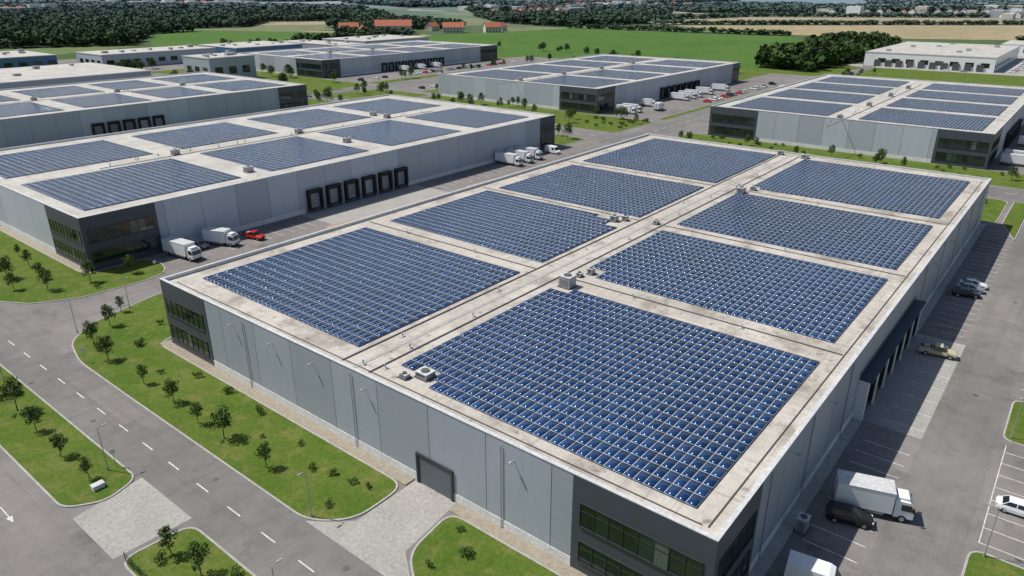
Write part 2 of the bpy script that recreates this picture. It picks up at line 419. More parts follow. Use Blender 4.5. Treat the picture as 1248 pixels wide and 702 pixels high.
def grid(xs,ys): return [(a,b,c,d) for a,b in xs for c,d in ys]
arr=[(4.6,36.6,48.4,84.4),(42.2,70.4,48.4,84.0),(73.6,102.4,48.4,83.5),(107.6,145.6,48.0,84.0),
     (3.0,35.9,3.2,41.0),(42.0,69.0,3.4,41.2),(74.0,102.6,3.4,40.8),(108.6,144.6,3.5,40.5)]
notch=[(0,4.5,34.5,42),(0,6.2,35.8,39),(33.5,37,37.5,42),(41,45,38,42),(66,71,48,51.5),(102,104,38.5,42),(108,110,38.5,42),(69,71,48,56)]
E0,fb0,RZ=warehouse('solar_warehouse',0,149.1,0,88.1,arrays=arr,notches=notch,
   dark=[('-X',0,13.6),('-X',76,88.1),('-Y',.01,9.5)],docks=[('-Y',44,75,6)],wall='wall',roof='roof')
EB,fbB,_=warehouse('solar_warehouse',5.5,160,130,214,arrays=grid([(9,43.5),(51.5,82),(90,119),(126,153)],[(136,168.5),(177.5,207)]),
   dark=[('-X',130,146),('-Y',5.51,20),('-Y',151.5,160)],docks=[('-Y',55.6,90,6)],wall='wall2')
EC,_,_=warehouse('solar_warehouse',-60,159,268,356,arrays=grid([(-50,-16),(-8,24),(32,60),(67,92),(98,120),(127,154)],[(276,308),(317,348)]),
   dark=[('-Y',144,159)],docks=[('-Y',64,92,5)],wall='wall2')
ED,_,_=warehouse('solar_warehouse',228,384,156,252,arrays=grid([(234,266),(272,302),(309,338),(346,377)],[(162,199),(208,245)]),
   dark=[('-X',156,176),('-Y',228.01,243),('-Y',374,384)],docks=[('-Y',285,330,7)],wall='wall2')
EE,_,_=warehouse('solar_warehouse',213,352,7,97,arrays=grid([(219,250),(256,283),(289,314),(320,345)],[(11,47),(57,92)]),
   dark=[('-X',7,22),('-X',79,97),('-Y',213.01,232)],docks=[('-Y',250,290,7)],wall='wall2')
EF,_,_=warehouse('solar_warehouse',238,405,360,450,arrays=grid([(246,276),(284,314),(322,352),(362,396)],[(368,400),(410,440)]),
   dark=[('-X',360,386),('-Y',238.01,252),('-Y',385,405)],docks=[('-Y',285,345,10)],wall='wall2')

m=MB()
fb0(m,'-X',28.9,33.8,.01,.06,0,3.7,'doorgrey')
for i in range(12): fb0(m,'-X',28.9,33.8,.062,.08,.1+i*.3,.13+i*.3,'metald')
fb0(m,'-X',28.6,28.9,.052,.2,0,4.0,'frame'); fb0(m,'-X',33.8,34.1,.052,.2,0,4.0,'frame'); fb0(m,'-X',28.9,33.8,.052,.2,3.7,4.0,'frame')
m.obj('roller_door',E0)
m=MB()
for y in (20.5,42,51.5,60,69): 
    m.box(-.45,0,y-.04,y+.04,9.0,9.06,'metal'); m.box(-.75,-.4,y-.13,y+.13,8.96,9.08,'metal')
for x in (18,30,85,100,115,130,142):
    m.box(x-.04,x+.04,-.45,0,9.0,9.06,'metal'); m.box(x-.13,x+.13,-.75,-.4,8.96,9.08,'metal')
m.obj('wall_lamps',E0)
m=MB()
for x in (12,24,38,80,95,110,125,140): m.cyl((x,-.09,0.1),(x,-.09,10.2),.06,.06,'metal',6)
for y in (22,44.4,66.4): m.cyl((-.13,y,.1),(-.13,y,10.2),.05,.05,'metal',6)
m.obj('downpipes',E0)
m=MB(); m.box(43.5,75.5,-1.55,-1.27,5.62,5.78,'bluedark'); m.box(43.5,75.5,-1.27,-.02,5.66,5.78,'bluedark')
m.box(43.6,75.4,-.045,-.01,5.8,6.6,'dark')
for i in range(7):
    x=44+i*31/6; m.box(x-.35,x+.35,-1.2,-.01,0,5.6,'plinth')
m.obj('dock_canopy',E0)
def ac_unit(x,y,sx,sy,sz,rz_=RZ):
    m=MB(); z=rz_
    m.box(x-sx/2-.15,x+sx/2+.15,y-sy/2-.15,y+sy/2+.15,z,z+.12,'joint')
    m.box(x-sx/2,x+sx/2,y-sy/2,y+sy/2,z+.12,z+sz,'metal')
    m.box(x-sx/2-.05,x+sx/2+.05,y-sy/2-.05,y+sy/2+.05,z+sz,z+sz+.07,'coping')
    for q in range(4): m.box(x-sx/2-.02,x-sx/2-.002,y-sy/2+.2,y+sy/2-.2,z+.35+q*sz*.16,z+.35+q*sz*.16+.1,'metald')
    m.cyl((x,y,z+sz+.07),(x,y,z+sz+.2),min(sx,sy)*.33,min(sx,sy)*.33,'metald',14)
    return m
ac_unit(36.6,39.6,1.8,1.9,1.7).obj('hvac_unit',E0)
ac_unit(4.6,36.9,1.5,1.7,.7).obj('hvac_unit',E0); ac_unit(3.0,38.6,.8,1.0,.5).obj('roof_vent',E0)
ac_unit(43.0,39.6,.9,.9,.9).obj('roof_vent',E0)
ac_unit(41.0,40.4,.8,.8,.6).obj('roof_vent',E0)
ac_unit(68.6,51.0,1.2,1.2,1.1).obj('roof_vent',E0); ac_unit(70.3,49.6,.9,.9,.9).obj('roof_vent',E0)
ac_unit(103.2,40.4,1.8,1.4,1.2).obj('hvac_unit',E0); ac_unit(107,39.2,1.0,1.0,.8).obj('roof_vent',E0); ac_unit(106,42,1.0,1.0,.8).obj('roof_vent',E0)
ac_unit(146.5,41,1.8,1.4,1.0).obj('roof_vent',E0); ac_unit(147,47.5,1.4,1.2,1.0).obj('roof_vent',E0); ac_unit(72,44,1.0,.8,.7).obj('roof_vent',E0)
m=MB()
for x,y in ((10,46.4),(2.1,44.6),(3.1,41.9),(8.4,43.4),(20,43.4),(29,46.5),(52,46.5),(61,43.4),(80,43.4),(88,46.4),(95,43.5),(120,43.4),(133,46.2),(39,30),(39,14),(39.2,60),(39,76),(72,20),(72,70),(105,25),(105,64)):
    m.cyl((x,y,RZ),(x,y,RZ+.5),.08,.08,'metal'); m.cyl((x,y,RZ+.5),(x,y,RZ+.65),.16,.05,'metal'); m.box(x-.25,x+.25,y-.25,y+.25,RZ+.052,RZ+.08,'coping')
m.obj('roof_vent_pipes',E0)
m=MB()
for x,y in ((63,59.8),(64.2,58.2)):
    m.cyl((x,y,RZ),(x,y,RZ+2.2),.05,.03,'metal'); m.box(x-.5,x+.5,y-.03,y+.03,RZ+1.6,RZ+1.66,'metal')
m.obj('lightning_rods',E0)
m=MB()
for y in (42.6,47.3): m.box(1.2,148,y-.08,y+.08,RZ+.06,RZ+.14,'metald')
m.box(1.0,148.2,44.6,45.2,RZ+.005,RZ+.045,'kerb')
for x in (39.4,71.9,105.2):
    m.box(x-.06,x+.06,1.6,42.5,RZ+.06,RZ+.13,'metald'); m.box(x-.06,x+.06,47.4,86.5,RZ+.06,RZ+.13,'metald')
for i in range(60):
    x=2+i*2.45; m.box(x-.05,x+.05,42.4,42.8,RZ,RZ+.058,'metal'); m.box(x-.05,x+.05,47.1,47.5,RZ,RZ+.058,'metal')
m.box(1.4,1.5,2,86,RZ+.05,RZ+.1,'metald'); m.box(1.5,147,1.4,1.5,RZ+.05,RZ+.1,'metald')
m.obj('cable_trays',E0)
for E,lst in ((EB,[(47,172.5),(86,172.8),(122,173),(48,140),(86,150),(122,180)]),(ED,[(270,203),(306,203),(342,204),(235,204)]),(EE,[(253,52),(286,52),(317,52),(216,52)]),(EF,[(280,405),(318,405)]),(EC,[(95,312),(124,312),(63,312)])):
    for x,y in lst: ac_unit(x,y,1.8,1.6,1.3).obj('hvac_unit',E)
    m=MB(); ys=[y for x,y in lst][:1][0]; xs=[x for x,y in lst]
    m.box(min(xs)-20,max(xs)+20,ys-1.7,ys-1.5,RZ+.05,RZ+.15,'metald')
    for i in range(14):
        x=random.uniform(min(xs)-25,max(xs)+20); y=ys+random.uniform(-2,2.5); m.cyl((x,y,RZ),(x,y,RZ+.7),.14,.14,'metal')
    m.obj('cable_trays',E)
m=ac_unit(18.8,-1.9,1.2,1.0,1.6,0.02); m.obj('ground_hvac_unit')

# ------------------------------------------------------------ simple far buildings
def hall(name,x0,x1,y0,y1,h,wall,roof='roof_far',band=True):
    m=MB(); m.box(x0,x1,y0,y1,0,h,wall); m.box(x0-.2,x1+.2,y0-.2,y1+.2,h,h+.5,'coping'); m.box(x0+.6,x1-.6,y0+.6,y1-.6,h+.5,h+.56,roof)
    if band:
        n=int((x1-x0)/9)
        for i in range(n): m.box(x0+3+i*9,x0+8+i*9,y0-.12,y0-.002,h*.3,h*.62,'glass')
        n=int((y1-y0)/9)
        for i in range(n): m.box(x0-.12,x0-.002,y0+3+i*9,y0+8+i*9,h*.3,h*.62,'glass')
    for i in range(7):
        x=x0+(x1-x0)*(i+.7)/7.5; y=(y0+y1)/2+random.uniform(-.35,.35)*(y1-y0); s=random.uniform(.8,2); m.box(x-s,x+s,y-1.5,y+1.5,h+.56,h+random.uniform(1.2,2.6),'metal')
    return m.obj(name)
hall('grey_industrial_building',0,150,395,470,9,'wall')
hall('industrial_building',178,262,520,560,9,'wall2')
hall('blue_industrial_building',270,330,505,560,9,'bluewall')
hall('industrial_building',345,372,470,560,8,'wall')
hall('industrial_building',392,470,500,560,8,'wall2')
hall('office_building',185,215,395,425,13,'wall2'); hall('industrial_building',-80,60,500,560,9,'wall')
hall('industrial_building',120,165,560,620,8,'bluewall')
hall('white_logistics_building',533,667,44,124,9,'white')
hall('white_logistics_building',700,760,0,60,8,'white')
m=MB()
for i in range(10): m.box(532.2,532.95,50+i*7,54+i*7,.2,4.5,'joint')
m.obj('dock_row')

def house(x,y,rz,L=16,W=10,h=6,k='plaster'):
    m=MB(); m.box(-L/2,L/2,-W/2,W/2,0,h,k)
    r=h+W*.42; e=.6
    m.face([(-L/2-e,-W/2-e,h-.3),(L/2+e,-W/2-e,h-.3),(L/2+e,0,r),(-L/2-e,0,r)],'redroof'); m.face([(L/2+e,W/2+e,h-.3),(-L/2-e,W/2+e,h-.3),(-L/2-e,0,r),(L/2+e,0,r)],'redroof')
    m.face([(-L/2,-W/2,h),(-L/2,0,r-.2),(-L/2,W/2,h)],k); m.face([(L/2,-W/2,h),(L/2,W/2,h),(L/2,0,r-.2)],k)
    for i in range(int(L/4)):
        a=-L/2+1.5+i*4
        for z in (1,3.8):
            m.box(a,a+1.3,-W/2-.06,-W/2-.002,z,z+1.5,'glass'); m.box(a,a+1.3,W/2+.002,W/2+.06,z,z+1.5,'glass')
    m.box(L*.2,L*.2+.8,.8,1.6,r-1.2,r+.9,'redroof')
    o=m.obj('red_roof_house'); o.location=(x,y,0); o.rotation_euler=(0,0,rz)
for x,y,r,L,W,h in ((600,690,-.75,44,16,9),(655,640,-.8,26,13,7),(690,606,-.6,20,12,7),(722,618,.3,16,11,6),(640,712,.5,20,12,7),(575,745,-.6,24,12,7),(560,700,.9,18,11,6),(668,690,.2,18,11,6)): house(x,y,r,L,W,h)

def town(cx,cy,rx,ry,n,name='distant_town',big=.2):
    m=MB()
    for i in range(n):
        a=random.uniform(0,6.28); q=math.sqrt(random.random()); x=cx+rx*q*math.cos(a); y=cy+ry*q*math.sin(a)
        if random.random()<big: L=random.uniform(25,60);W=random.uniform(15,30);h=random.uniform(7,16); m.box(x,x+L,y,y+W,0,h,random.choice(['white','wall2','plaster']))
        else:
            L=random.uniform(10,18);W=random.uniform(9,13);h=random.uniform(5,8);k=random.choice(['white','plaster','plaster'])
            m.box(x,x+L,y,y+W,0,h,k); r=h+W*.4; kk=random.choice(['redroof','redroof','joint'])
            m.face([(x-.5,y-.5,h),(x+L+.5,y-.5,h),(x+L+.5,y+W/2,r),(x-.5,y+W/2,r)],kk); m.face([(x+L+.5,y+W+.5,h),(x-.5,y+W+.5,h),(x-.5,y+W/2,r),(x+L+.5,y+W/2,r)],kk)
            m.face([(x,y,h),(x,y+W/2,r-.2),(x,y+W,h)],k)
    m.obj(name)
town(1500,1150,230,150,80); town(2000,350,330,420,150,big=.3); town(2100,1300,300,300,60); town(1250,2600,300,400,70,big=.6); town(2700,2500,500,500,90,big=.6); town(1150,820,120,90,26)
town(1700,60,150,130,55); town(600,2300,250,250,40,big=.5)

# ------------------------------------------------------------ ground
def ground():
    m,nt,b=new_mat('ground_far'); co=wpos(nt)
    wv=N(nt,'ShaderNodeVectorMath',operation='ADD'); nz=N(nt,'ShaderNodeTexNoise'); nz.inputs['Scale'].default_value=.004
    sc=N(nt,'ShaderNodeVectorMath',operation='SCALE'); sc.inputs['Scale'].default_value=120
    nt.links.new(co,nz.inputs['Vector']); nt.links.new(nz.outputs['Color'],sc.inputs[0]); nt.links.new(co,wv.inputs[0]); nt.links.new(sc.outputs[0],wv.inputs[1])
    vo=N(nt,'ShaderNodeTexVoronoi'); vo.inputs['Scale'].default_value=.0045; nt.links.new(wv.outputs[0],vo.inputs['Vector'])
    sp=N(nt,'ShaderNodeSeparateColor'); nt.links.new(vo.outputs['Color'],sp.inputs[0])
    f=ramp(nt,sp.outputs[0],[(.0,(.060,.100,.028)),(.3,(.085,.130,.036)),(.5,(.04,.07,.02)),(.66,(.15,.16,.065)),(.80,(.30,.25,.14))])
    f.node.color_ramp.interpolation='CONSTANT'
    col=mix(nt,1.,f,ramp(nt,noise(nt,co,.03,5,.7),[(.3,.75),(.7,1.25)]),'MULTIPLY')
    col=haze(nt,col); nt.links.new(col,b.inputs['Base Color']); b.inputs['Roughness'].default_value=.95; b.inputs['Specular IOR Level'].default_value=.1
    MAT['ground']=m
    mb=MB(); S=14000; mb.face([(-S,-S,-.05),(S,-S,-.05),(S,S,-.05),(-S,S,-.05)],'ground'); mb.obj('ground')
ground()
sheet(rect(-140,520,-120,480),0,'grass','grass_ground')
sheet(rect(-90,192,-90,268),.012,'asphalt_lot','asphalt_yard')
sheet(rect(192,440,98,156),.012,'asphalt_lot','asphalt_yard')
sheet(rect(213,440,252,360),.012,'asphalt_lot','asphalt_yard')
sheet(rect(213,420,-60,7),.012,'asphalt_lot','asphalt_yard')
sheet(rect(521,780,-20,140),.012,'concrete','concrete_yard')
sheet(rect(-60,213,356,395),.012,'asphalt_lot','asphalt_yard')
sheet(rect(160,540,481,620),.012,'asphalt_lot','asphalt_yard')
def road(name,poly,z=.02): sheet(poly,z,'asphalt',name)
road('road',rect(-19.2,-11.9,-90,242)); road('road',rect(180,190,-90,470))
road('road',rect(190,519,112,121),.022); road('road',rect(-60,180,243,252),.022); road('road',rect(190,520,300,309),.022)
road('road',[(519,112),(519,121),(900,215),(902,206)],.02)
road('access_road',rect(-11.9,179,-15.2,-8.2),.02)
m=MB()
y=-30.
while y<150:
    m.box(-15.77,-15.63,y,y+2.4,.025,.029,'paint'); y+=6.2
y=-60.
while y<460: m.box(184.9,185.1,y,y+3,.024,.028,'paint'); y+=7
x=200.
while x<500: m.box(x,x+3,116.4,116.6,.026,.030,'paint'); x+=7
m.obj('lane_markings')
m=MB()
def stalls(xa,xb,ya,yb,step=2.75,w=.11):
    x=xa
    while x<=xb+.01: m.box(x-w/2,x+w/2,ya,yb,.0215,.0255,'paint'); x+=step
stalls(12,42,-7.6,-2.4); stalls(79,146,-7.6,-2.2); stalls(46,76,-8.0,-3.4,4.2)
stalls(28,49,-21.5,-16.3); stalls(63,140,-21.5,-16.2)
stalls(30,52,119.5,125.5,3.0); stalls(95,150,119.5,126,3.4); stalls(60,90,112,115.8,5.7)
stalls(235,280,144,150,3); stalls(290,380,130,137,3.5); stalls(240,400,275,281,3.0); stalls(240,400,330,336,3.2); stalls(230,340,-12,-6,3)
m.box(27.9,49,-16.29,-16.19,.0215,.0255,'paint')
m.obj('parking_markings')
m=MB()
m.box(-30.85,-30.75,63,65.5,.0125,.0165,'paint'); m.face([(-31.1,63,.017),(-30.5,63,.017),(-30.8,61.8,.017)],'paint')
m.box(-34.5,-34.35,40,90,.0125,.0165,'paint')
m.obj('road_arrow')
sheet([(-19.0,48.0),(-19.0,58.8),(-26.8,57.6),(-26.8,48.4)],.030,'concrete','concrete_crossing')
sheet([(-11.9,38.5),(-8.6,34.4),(-.06,34.4),(-.06,28.2),(-8.5,27.2),(-11.9,22.5)],.030,'concrete','driveway')
m=MB()
for x in (-8.5,-4.5): m.box(x-.012,x+.012,27.6,34.3,.031,.034,'seam')
m.obj('paving_joints')
sheet(rect(44,76,-8,-.06),.0185,'concrete','dock_apron'); 
sheet(rect(54,92,116,129.9),.020,'concrete','dock_apron')
for P in ([(50,113),(60,111),(63,116),(52,118)],[(70,104),(82,106),(79,110),(69,109)],[(98,112),(112,110),(113,116),(99,117)],[(118,104),(127,105),(126,111),(117,110)],[(20,104),(33,102),(34,106),(22,109)]):
    sheet(P,.032,'patch','paving_patch',1.5)
sheet(rect(90,103,-13,-9.5),.0245,'asphalt_lot','asphalt_patch'); sheet(rect(-18.6,-16,20,33),.0225,'asphalt_lot','asphalt_patch'); sheet(rect(-15.2,-12.6,70,90),.0225,'asphalt_lot','asphalt_patch')
m=MB(); m.box(-1.5,-.06,34.6,89.4,.02,.14,'gravel'); m.box(-1.5,-.06,-1.5,28.0,.02,.14,'gravel'); m.box(4.0,5.42,129,176,.105,.14,'gravel'); m.obj('gravel_strip')
m=MB(); m.box(0,43.4,-1.3,-.08,.02,.12,'kerb'); m.box(76.6,149,-1.3,-.08,.02,.12,'kerb'); m.obj('pavement')
island([(-1.5,34.6),(-1.5,89.5),(14,93),(15,107),(8.4,109),(-5,105.3),(-10,100.5),(-11.8,93),(-11.9,79),(-11.9,38.2),(-8.6,34.5)],2.2)
island([(-19.3,59),(-19.2,140),(-26.9,140),(-26.9,60),(-23.4,57.6)],1.5)
island([(-19.4,47.2),(-26.6,47.8),(-26.6,-40),(-19.4,-40)],1.8)
island([(-1.5,27.8),(-8.5,26.9),(-11.6,22.6),(-11.6,-6),(-1.5,-6)],2.0)
island([(4.0,176),(4.0,131),(5.3,129.0),(15.5,129.2),(16.6,124),(14.8,118.6),(11,116.8),(-1,117.6),(-8,121.5),(-11.6,128),(-11.8,176)],2.0)
island([(15,89.5),(148,89.5),(148,93),(17,93)],.8)
island(rect(50,62,-40,-15.6),1.6); island(rect(14,26.6,-40,-15.6),1.6); island(rect(141,176,-40,-16),2)
island([(151,-3),(176,-3),(176,88),(151,88)],3); island([(139,-7.9),(152,-4),(176,-4),(176,-7.9)],1.0)
island(rect(162,178,128,238),3); island(rect(162,178,256,460),3)
island(rect(192,212,-60,104),3); island(rect(194,226,126,240),4); island(rect(194,226,256,296),3); island(rect(194,236,314,460),3)
island(rect(240,480,98.5,109),2); island(rect(232,360,125,128.5),1.2); island(rect(232,440,254,270),2); island(rect(240,420,312,322),2)
island(rect(12,158,219,238),3); island(rect(-50,158,256,266),2); island(rect(150,176,96,110),3); island(rect(390,440,156,250),3)
sheet([(436,380),(462,170),(520,150),(700,192),(832,285),(832,585),(530,625),(480,520)],.06,'farm','green_field')
sheet([(870,285),(1000,510),(1180,300),(1340,95),(930,55),(880,160)],.08,'beige','stubble_field')
sheet([(850,60),(1340,95),(1500,60),(1500,-200),(800,-200),(800,20)],.06,'paleg','field')
sheet([(1060,600),(1420,560),(1650,180),(1400,90),(1180,330),(1030,560)],.10,'beige','stubble_field')
sheet([(845,600),(1000,540),(1000,500),(870,300),(845,300)],.06,'paleg','field')
sheet([(1650,200),(1450,560),(1600,640),(1900,300)],.12,'paleg','field')
sheet([(300,700),(440,620),(560,760),(480,960),(400,900)],.06,'farm','green_field')
sheet([(-100,640),(150,640),(300,720),(210,800),(-100,820)],.06,'paleg','field')
sheet([(600,1000),(760,900),(840,980),(700,1090)],.12,'beige','stubble_field')

# ------------------------------------------------------------ vegetation
def leaves(n,C,R,size,flat=1.,inner=.5):
    C=np.asarray(C,float);R=np.asarray(R,float); k=rng.integers(0,len(C),n)
    d=rng.normal(size=(n,3)); d/=np.linalg.norm(d,axis=1)[:,None]
    rad=R[k]*(inner+(1-inner)*rng.random(n)**.5)
    p=C[k]+d*rad[:,None]*np.array([1,1,flat])
    nn=d+rng.normal(0,.45,(n,3)); nn/=np.linalg.norm(nn,axis=1)[:,None]
    t=np.cross(nn,rng.normal(size=(n,3))); t/=np.linalg.norm(t,axis=1)[:,None]; b=np.cross(nn,t)
    s=size*(.6+.8*rng.random(n))[:,None]; q=s*(.5+.5*rng.random(n))[:,None]
    V=np.stack([p-t*s*.5,p-b*q*.4,p+t*s*.5,p+b*q*.5],1).reshape(-1,3)
    F=np.arange(n*4).reshape(-1,4); return V,F
def tree_mesh(H,W,n=800,leaf=.24,mat='leaf',trunk=True):
    m=MB()
    lean=(random.uniform(-.1,.1),random.uniform(-.1,.1))
    tp=(lean[0],lean[1],H*.45); m.cyl((0,0,0),tp,.035*H*.5,.02*H*.5,'bark',7); m.cyl(tp,(lean[0]*1.5,lean[1]*1.5,H*.85),.02*H*.5,.006*H,'bark',6)
    C=[];R=[]
    nb=9
    for i in range(nb):
        a=i*2.4+random.uniform(-.4,.4); z=H*(.36+.5*i/nb); r=W*.5*(1-abs((z/H)-.52)*1.3)*random.uniform(.45,.85)
        e=(math.cos(a)*r+lean[0],math.sin(a)*r+lean[1],z+H*.06); m.cyl((lean[0],lean[1],z-H*.08),e,.01*H,.004*H,'bark',5)
        C.append(e); R.append(W*random.uniform(.2,.3))
    C.append((lean[0],lean[1],H*.88)); R.append(W*.2); C.append((0,0,H*.6)); R.append(W*.32)
    V,F=leaves(n,C,R,leaf,1.0,.35)
    tm=m.mesh('t'); tv=np.array(m.v); fq=[f if len(f)==4 else None for f in m.f]
    wf=np.array([f for f in fq if f]); o=len(tv)
    me=quadmesh('tree',np.vstack([tv,V]),np.vstack([wf,F+o]),['bark',mat],np.concatenate([np.full(len(wf),.5),rng.random(len(F))]),midx=np.concatenate([np.zeros(len(wf)),np.ones(len(F))]))
    bpy.data.meshes.remove(tm); return me
small=[tree_mesh(4.0,2.4,950,.22),tree_mesh(3.7,2.0,800,.22),tree_mesh(4.3,2.7,1050,.23),tree_mesh(3.4,1.7,650,.2)]
bigt=[tree_mesh(9,6.5,1100,.6),tree_mesh(8,5.5,1000,.55)]
TP=[(-22.5,85),(-22.8,78),(-23.1,70),(-22.8,63),(-22.9,44.8),(-22.6,39.8),(-22.8,92),(-22.8,99),(-7.9,97),(-8.8,90),(-8.9,79),(-8.8,71),(-9.3,64),(-9.1,58.4),(-9.2,49.4),(.3,106),(-3.3,102),
    (-6.2,138),(-2.1,133),(-3.6,126),(3,124),(-7,146),(-1,142),(-6,155),(0,150),(-7.4,131),(10,123),(-23,33),(-23,26)]
for i,(x,y) in enumerate(TP): add('deciduous_tree',random.choice(small),None,(x,y,.1),random.uniform(0,6.28),random.uniform(.8,1.1))
def bush(n,w,h,leaf,mat='leaf'):
    C=[(random.uniform(-w,w)*.35,random.uniform(-w,w)*.35,h*random.uniform(.35,.6)) for _ in range(4)]; R=[w*.3]*4
    V,F=leaves(n,C,R,leaf,h/w,.4); return quadmesh('bush',V,F,[mat],rng.random(len(F)))
bs=[bush(260,1.3,1.0,.16),bush(260,1.1,.9,.15,'leaf2'),bush(300,1.8,1.2,.2)]
for x,y,k in ((-8.9,38.4,0),(-4.9,39.4,0),(-5.2,42.5,1),(-4.4,37.6,1),(-6.2,45,0),(-8.5,24,0),(-5,22,2),(-3,60,0),(-3,68,2),(-3.2,75,0),(2.5,120,0),(-24,44.5,0),(-4,91,2),(2,96,0),(-6,80,0),(-20.6,37,0),(-6,55,1),(-4,50,0),(-7.5,67,1),(-3,25,0),(-9,18,1)):
    add('shrub',bs[k],None,(x,y,.1),random.uniform(0,6),random.uniform(.6,1.1))
def scat(x0,x1,y0,y1,n,meshes,s0=.8,s1=1.3,name='deciduous_tree'):
    for i in range(n): add(name,random.choice(meshes),None,(random.uniform(x0,x1),random.uniform(y0,y1),.1),random.uniform(0,6.28),random.uniform(s0,s1))
scat(194,210,-40,100,12,small,.9,1.5); scat(195,225,128,236,24,small,.9,1.7); scat(195,224,258,294,8,small,1,1.8); scat(163,177,130,236,10,small,1,1.6)
scat(163,177,258,400,16,small,1,2); scat(196,234,316,455,14,bigt,.6,.9); scat(242,470,99.5,108,26,small,1,1.8); scat(234,436,256,268,20,small,1,1.9)
scat(20,155,221,236,16,small,1,1.7); scat(242,418,313,321,14,small,1,1.8); scat(392,438,160,248,14,bigt,.5,.9); scat(420,500,270,460,18,bigt,.5,1.0)
scat(152,175,-2,80,8,small,1,1.5); scat(165,220,485,500,12,bigt,.6,1); scat(330,390,575,640,14,bigt,.7,1); scat(142,175,-36,-18,5,small,1,1.5)
scat(194,212,-2,98,30,bs,1,1.6,'shrub'); scat(196,225,128,150,16,bs,1,1.8,'shrub'); scat(242,400,100,108,20,bs,1,2,'shrub')
LQ=58
T=[]
for _ in range(6):
    C=[(random.uniform(-.28,.28),random.uniform(-.28,.28),random.uniform(.35,.72)) for _ in range(5)]+[(0,0,.5)]; R=[.26]*5+[.36]
    V,F=leaves(LQ,C,R,.34,1.0,.75); T.append(V)
def inpoly(px,py,P):
    r=np.zeros(len(px),bool); j=len(P)-1
    for i in range(len(P)):
        xi,yi=P[i];xj,yj=P[j]
        c=((yi>py)!=(yj>py))&(px<(xj-xi)*(py-yi)/(yj-yi+1e-9)+xi); r^=c; j=i
    return r
def forest(P,sp,h0,h1,name='forest',floor=True):
    if floor: sheet(P,.2,'floor','forest_floor')
    P=np.array(P,float); x0,y0=P.min(0);x1,y1=P.max(0)
    X,Y=np.meshgrid(np.arange(x0,x1,sp),np.arange(y0,y1,sp)); X=X.ravel()+rng.uniform(-.45,.45,X.size)*sp; Y=Y.ravel()+rng.uniform(-.45,.45,Y.size)*sp
    k=inpoly(X,Y,P)&(rng.random(X.size)>.04); X=X[k];Y=Y[k]; n=len(X)
    if n==0: return
    H=rng.uniform(h0,h1,n); W=np.maximum(H*rng.uniform(.8,1.1,n),sp*1.3); A=rng.uniform(0,6.28,n); ti=rng.integers(0,6,n); Vs=[];var=[]
    for t in range(6):
        s=np.where(ti==t)[0]
        if len(s)==0: continue
        v=T[t][None]; ca=np.cos(A[s])[:,None];sa=np.sin(A[s])[:,None]
        vx=(v[...,0]*ca-v[...,1]*sa)*W[s][:,None]+X[s][:,None]; vy=(v[...,0]*sa+v[...,1]*ca)*W[s][:,None]+Y[s][:,None]; vz=v[...,2]*H[s][:,None]
        Vs.append(np.stack([vx,vy,vz],-1).reshape(-1,3)); tone=np.repeat(rng.random(len(s)),LQ); var.append(np.clip(tone*.6+rng.random(len(tone))*.4,0,1))
    V=np.concatenate(Vs); F=np.arange(len(V)).reshape(-1,4)
    add(name,quadmesh(name,V,F,['forest'],np.concatenate(var)))
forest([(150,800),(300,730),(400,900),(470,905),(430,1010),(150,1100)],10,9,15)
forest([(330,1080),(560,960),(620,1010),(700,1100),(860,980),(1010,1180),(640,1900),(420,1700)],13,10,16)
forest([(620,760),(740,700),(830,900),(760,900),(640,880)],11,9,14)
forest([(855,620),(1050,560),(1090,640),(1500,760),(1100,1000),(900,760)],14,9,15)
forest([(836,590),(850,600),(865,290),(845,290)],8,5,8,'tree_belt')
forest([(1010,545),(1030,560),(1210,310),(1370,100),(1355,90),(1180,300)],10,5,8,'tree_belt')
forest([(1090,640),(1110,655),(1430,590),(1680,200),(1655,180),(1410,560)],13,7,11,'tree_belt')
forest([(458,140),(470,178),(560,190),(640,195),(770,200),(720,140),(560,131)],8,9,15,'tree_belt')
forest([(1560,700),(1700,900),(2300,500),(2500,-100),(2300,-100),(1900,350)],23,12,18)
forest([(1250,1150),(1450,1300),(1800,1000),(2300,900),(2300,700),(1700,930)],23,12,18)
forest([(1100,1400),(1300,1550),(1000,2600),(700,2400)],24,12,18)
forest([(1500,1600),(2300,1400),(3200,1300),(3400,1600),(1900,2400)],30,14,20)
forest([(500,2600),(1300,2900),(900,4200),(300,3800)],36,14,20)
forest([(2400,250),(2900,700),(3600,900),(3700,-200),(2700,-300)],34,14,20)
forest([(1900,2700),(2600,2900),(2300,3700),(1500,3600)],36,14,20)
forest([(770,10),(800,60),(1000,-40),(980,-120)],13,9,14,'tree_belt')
forest([(380,640),(430,650),(530,640),(560,760),(590,750),(600,640),(470,625)],10,6,10,'tree_belt')

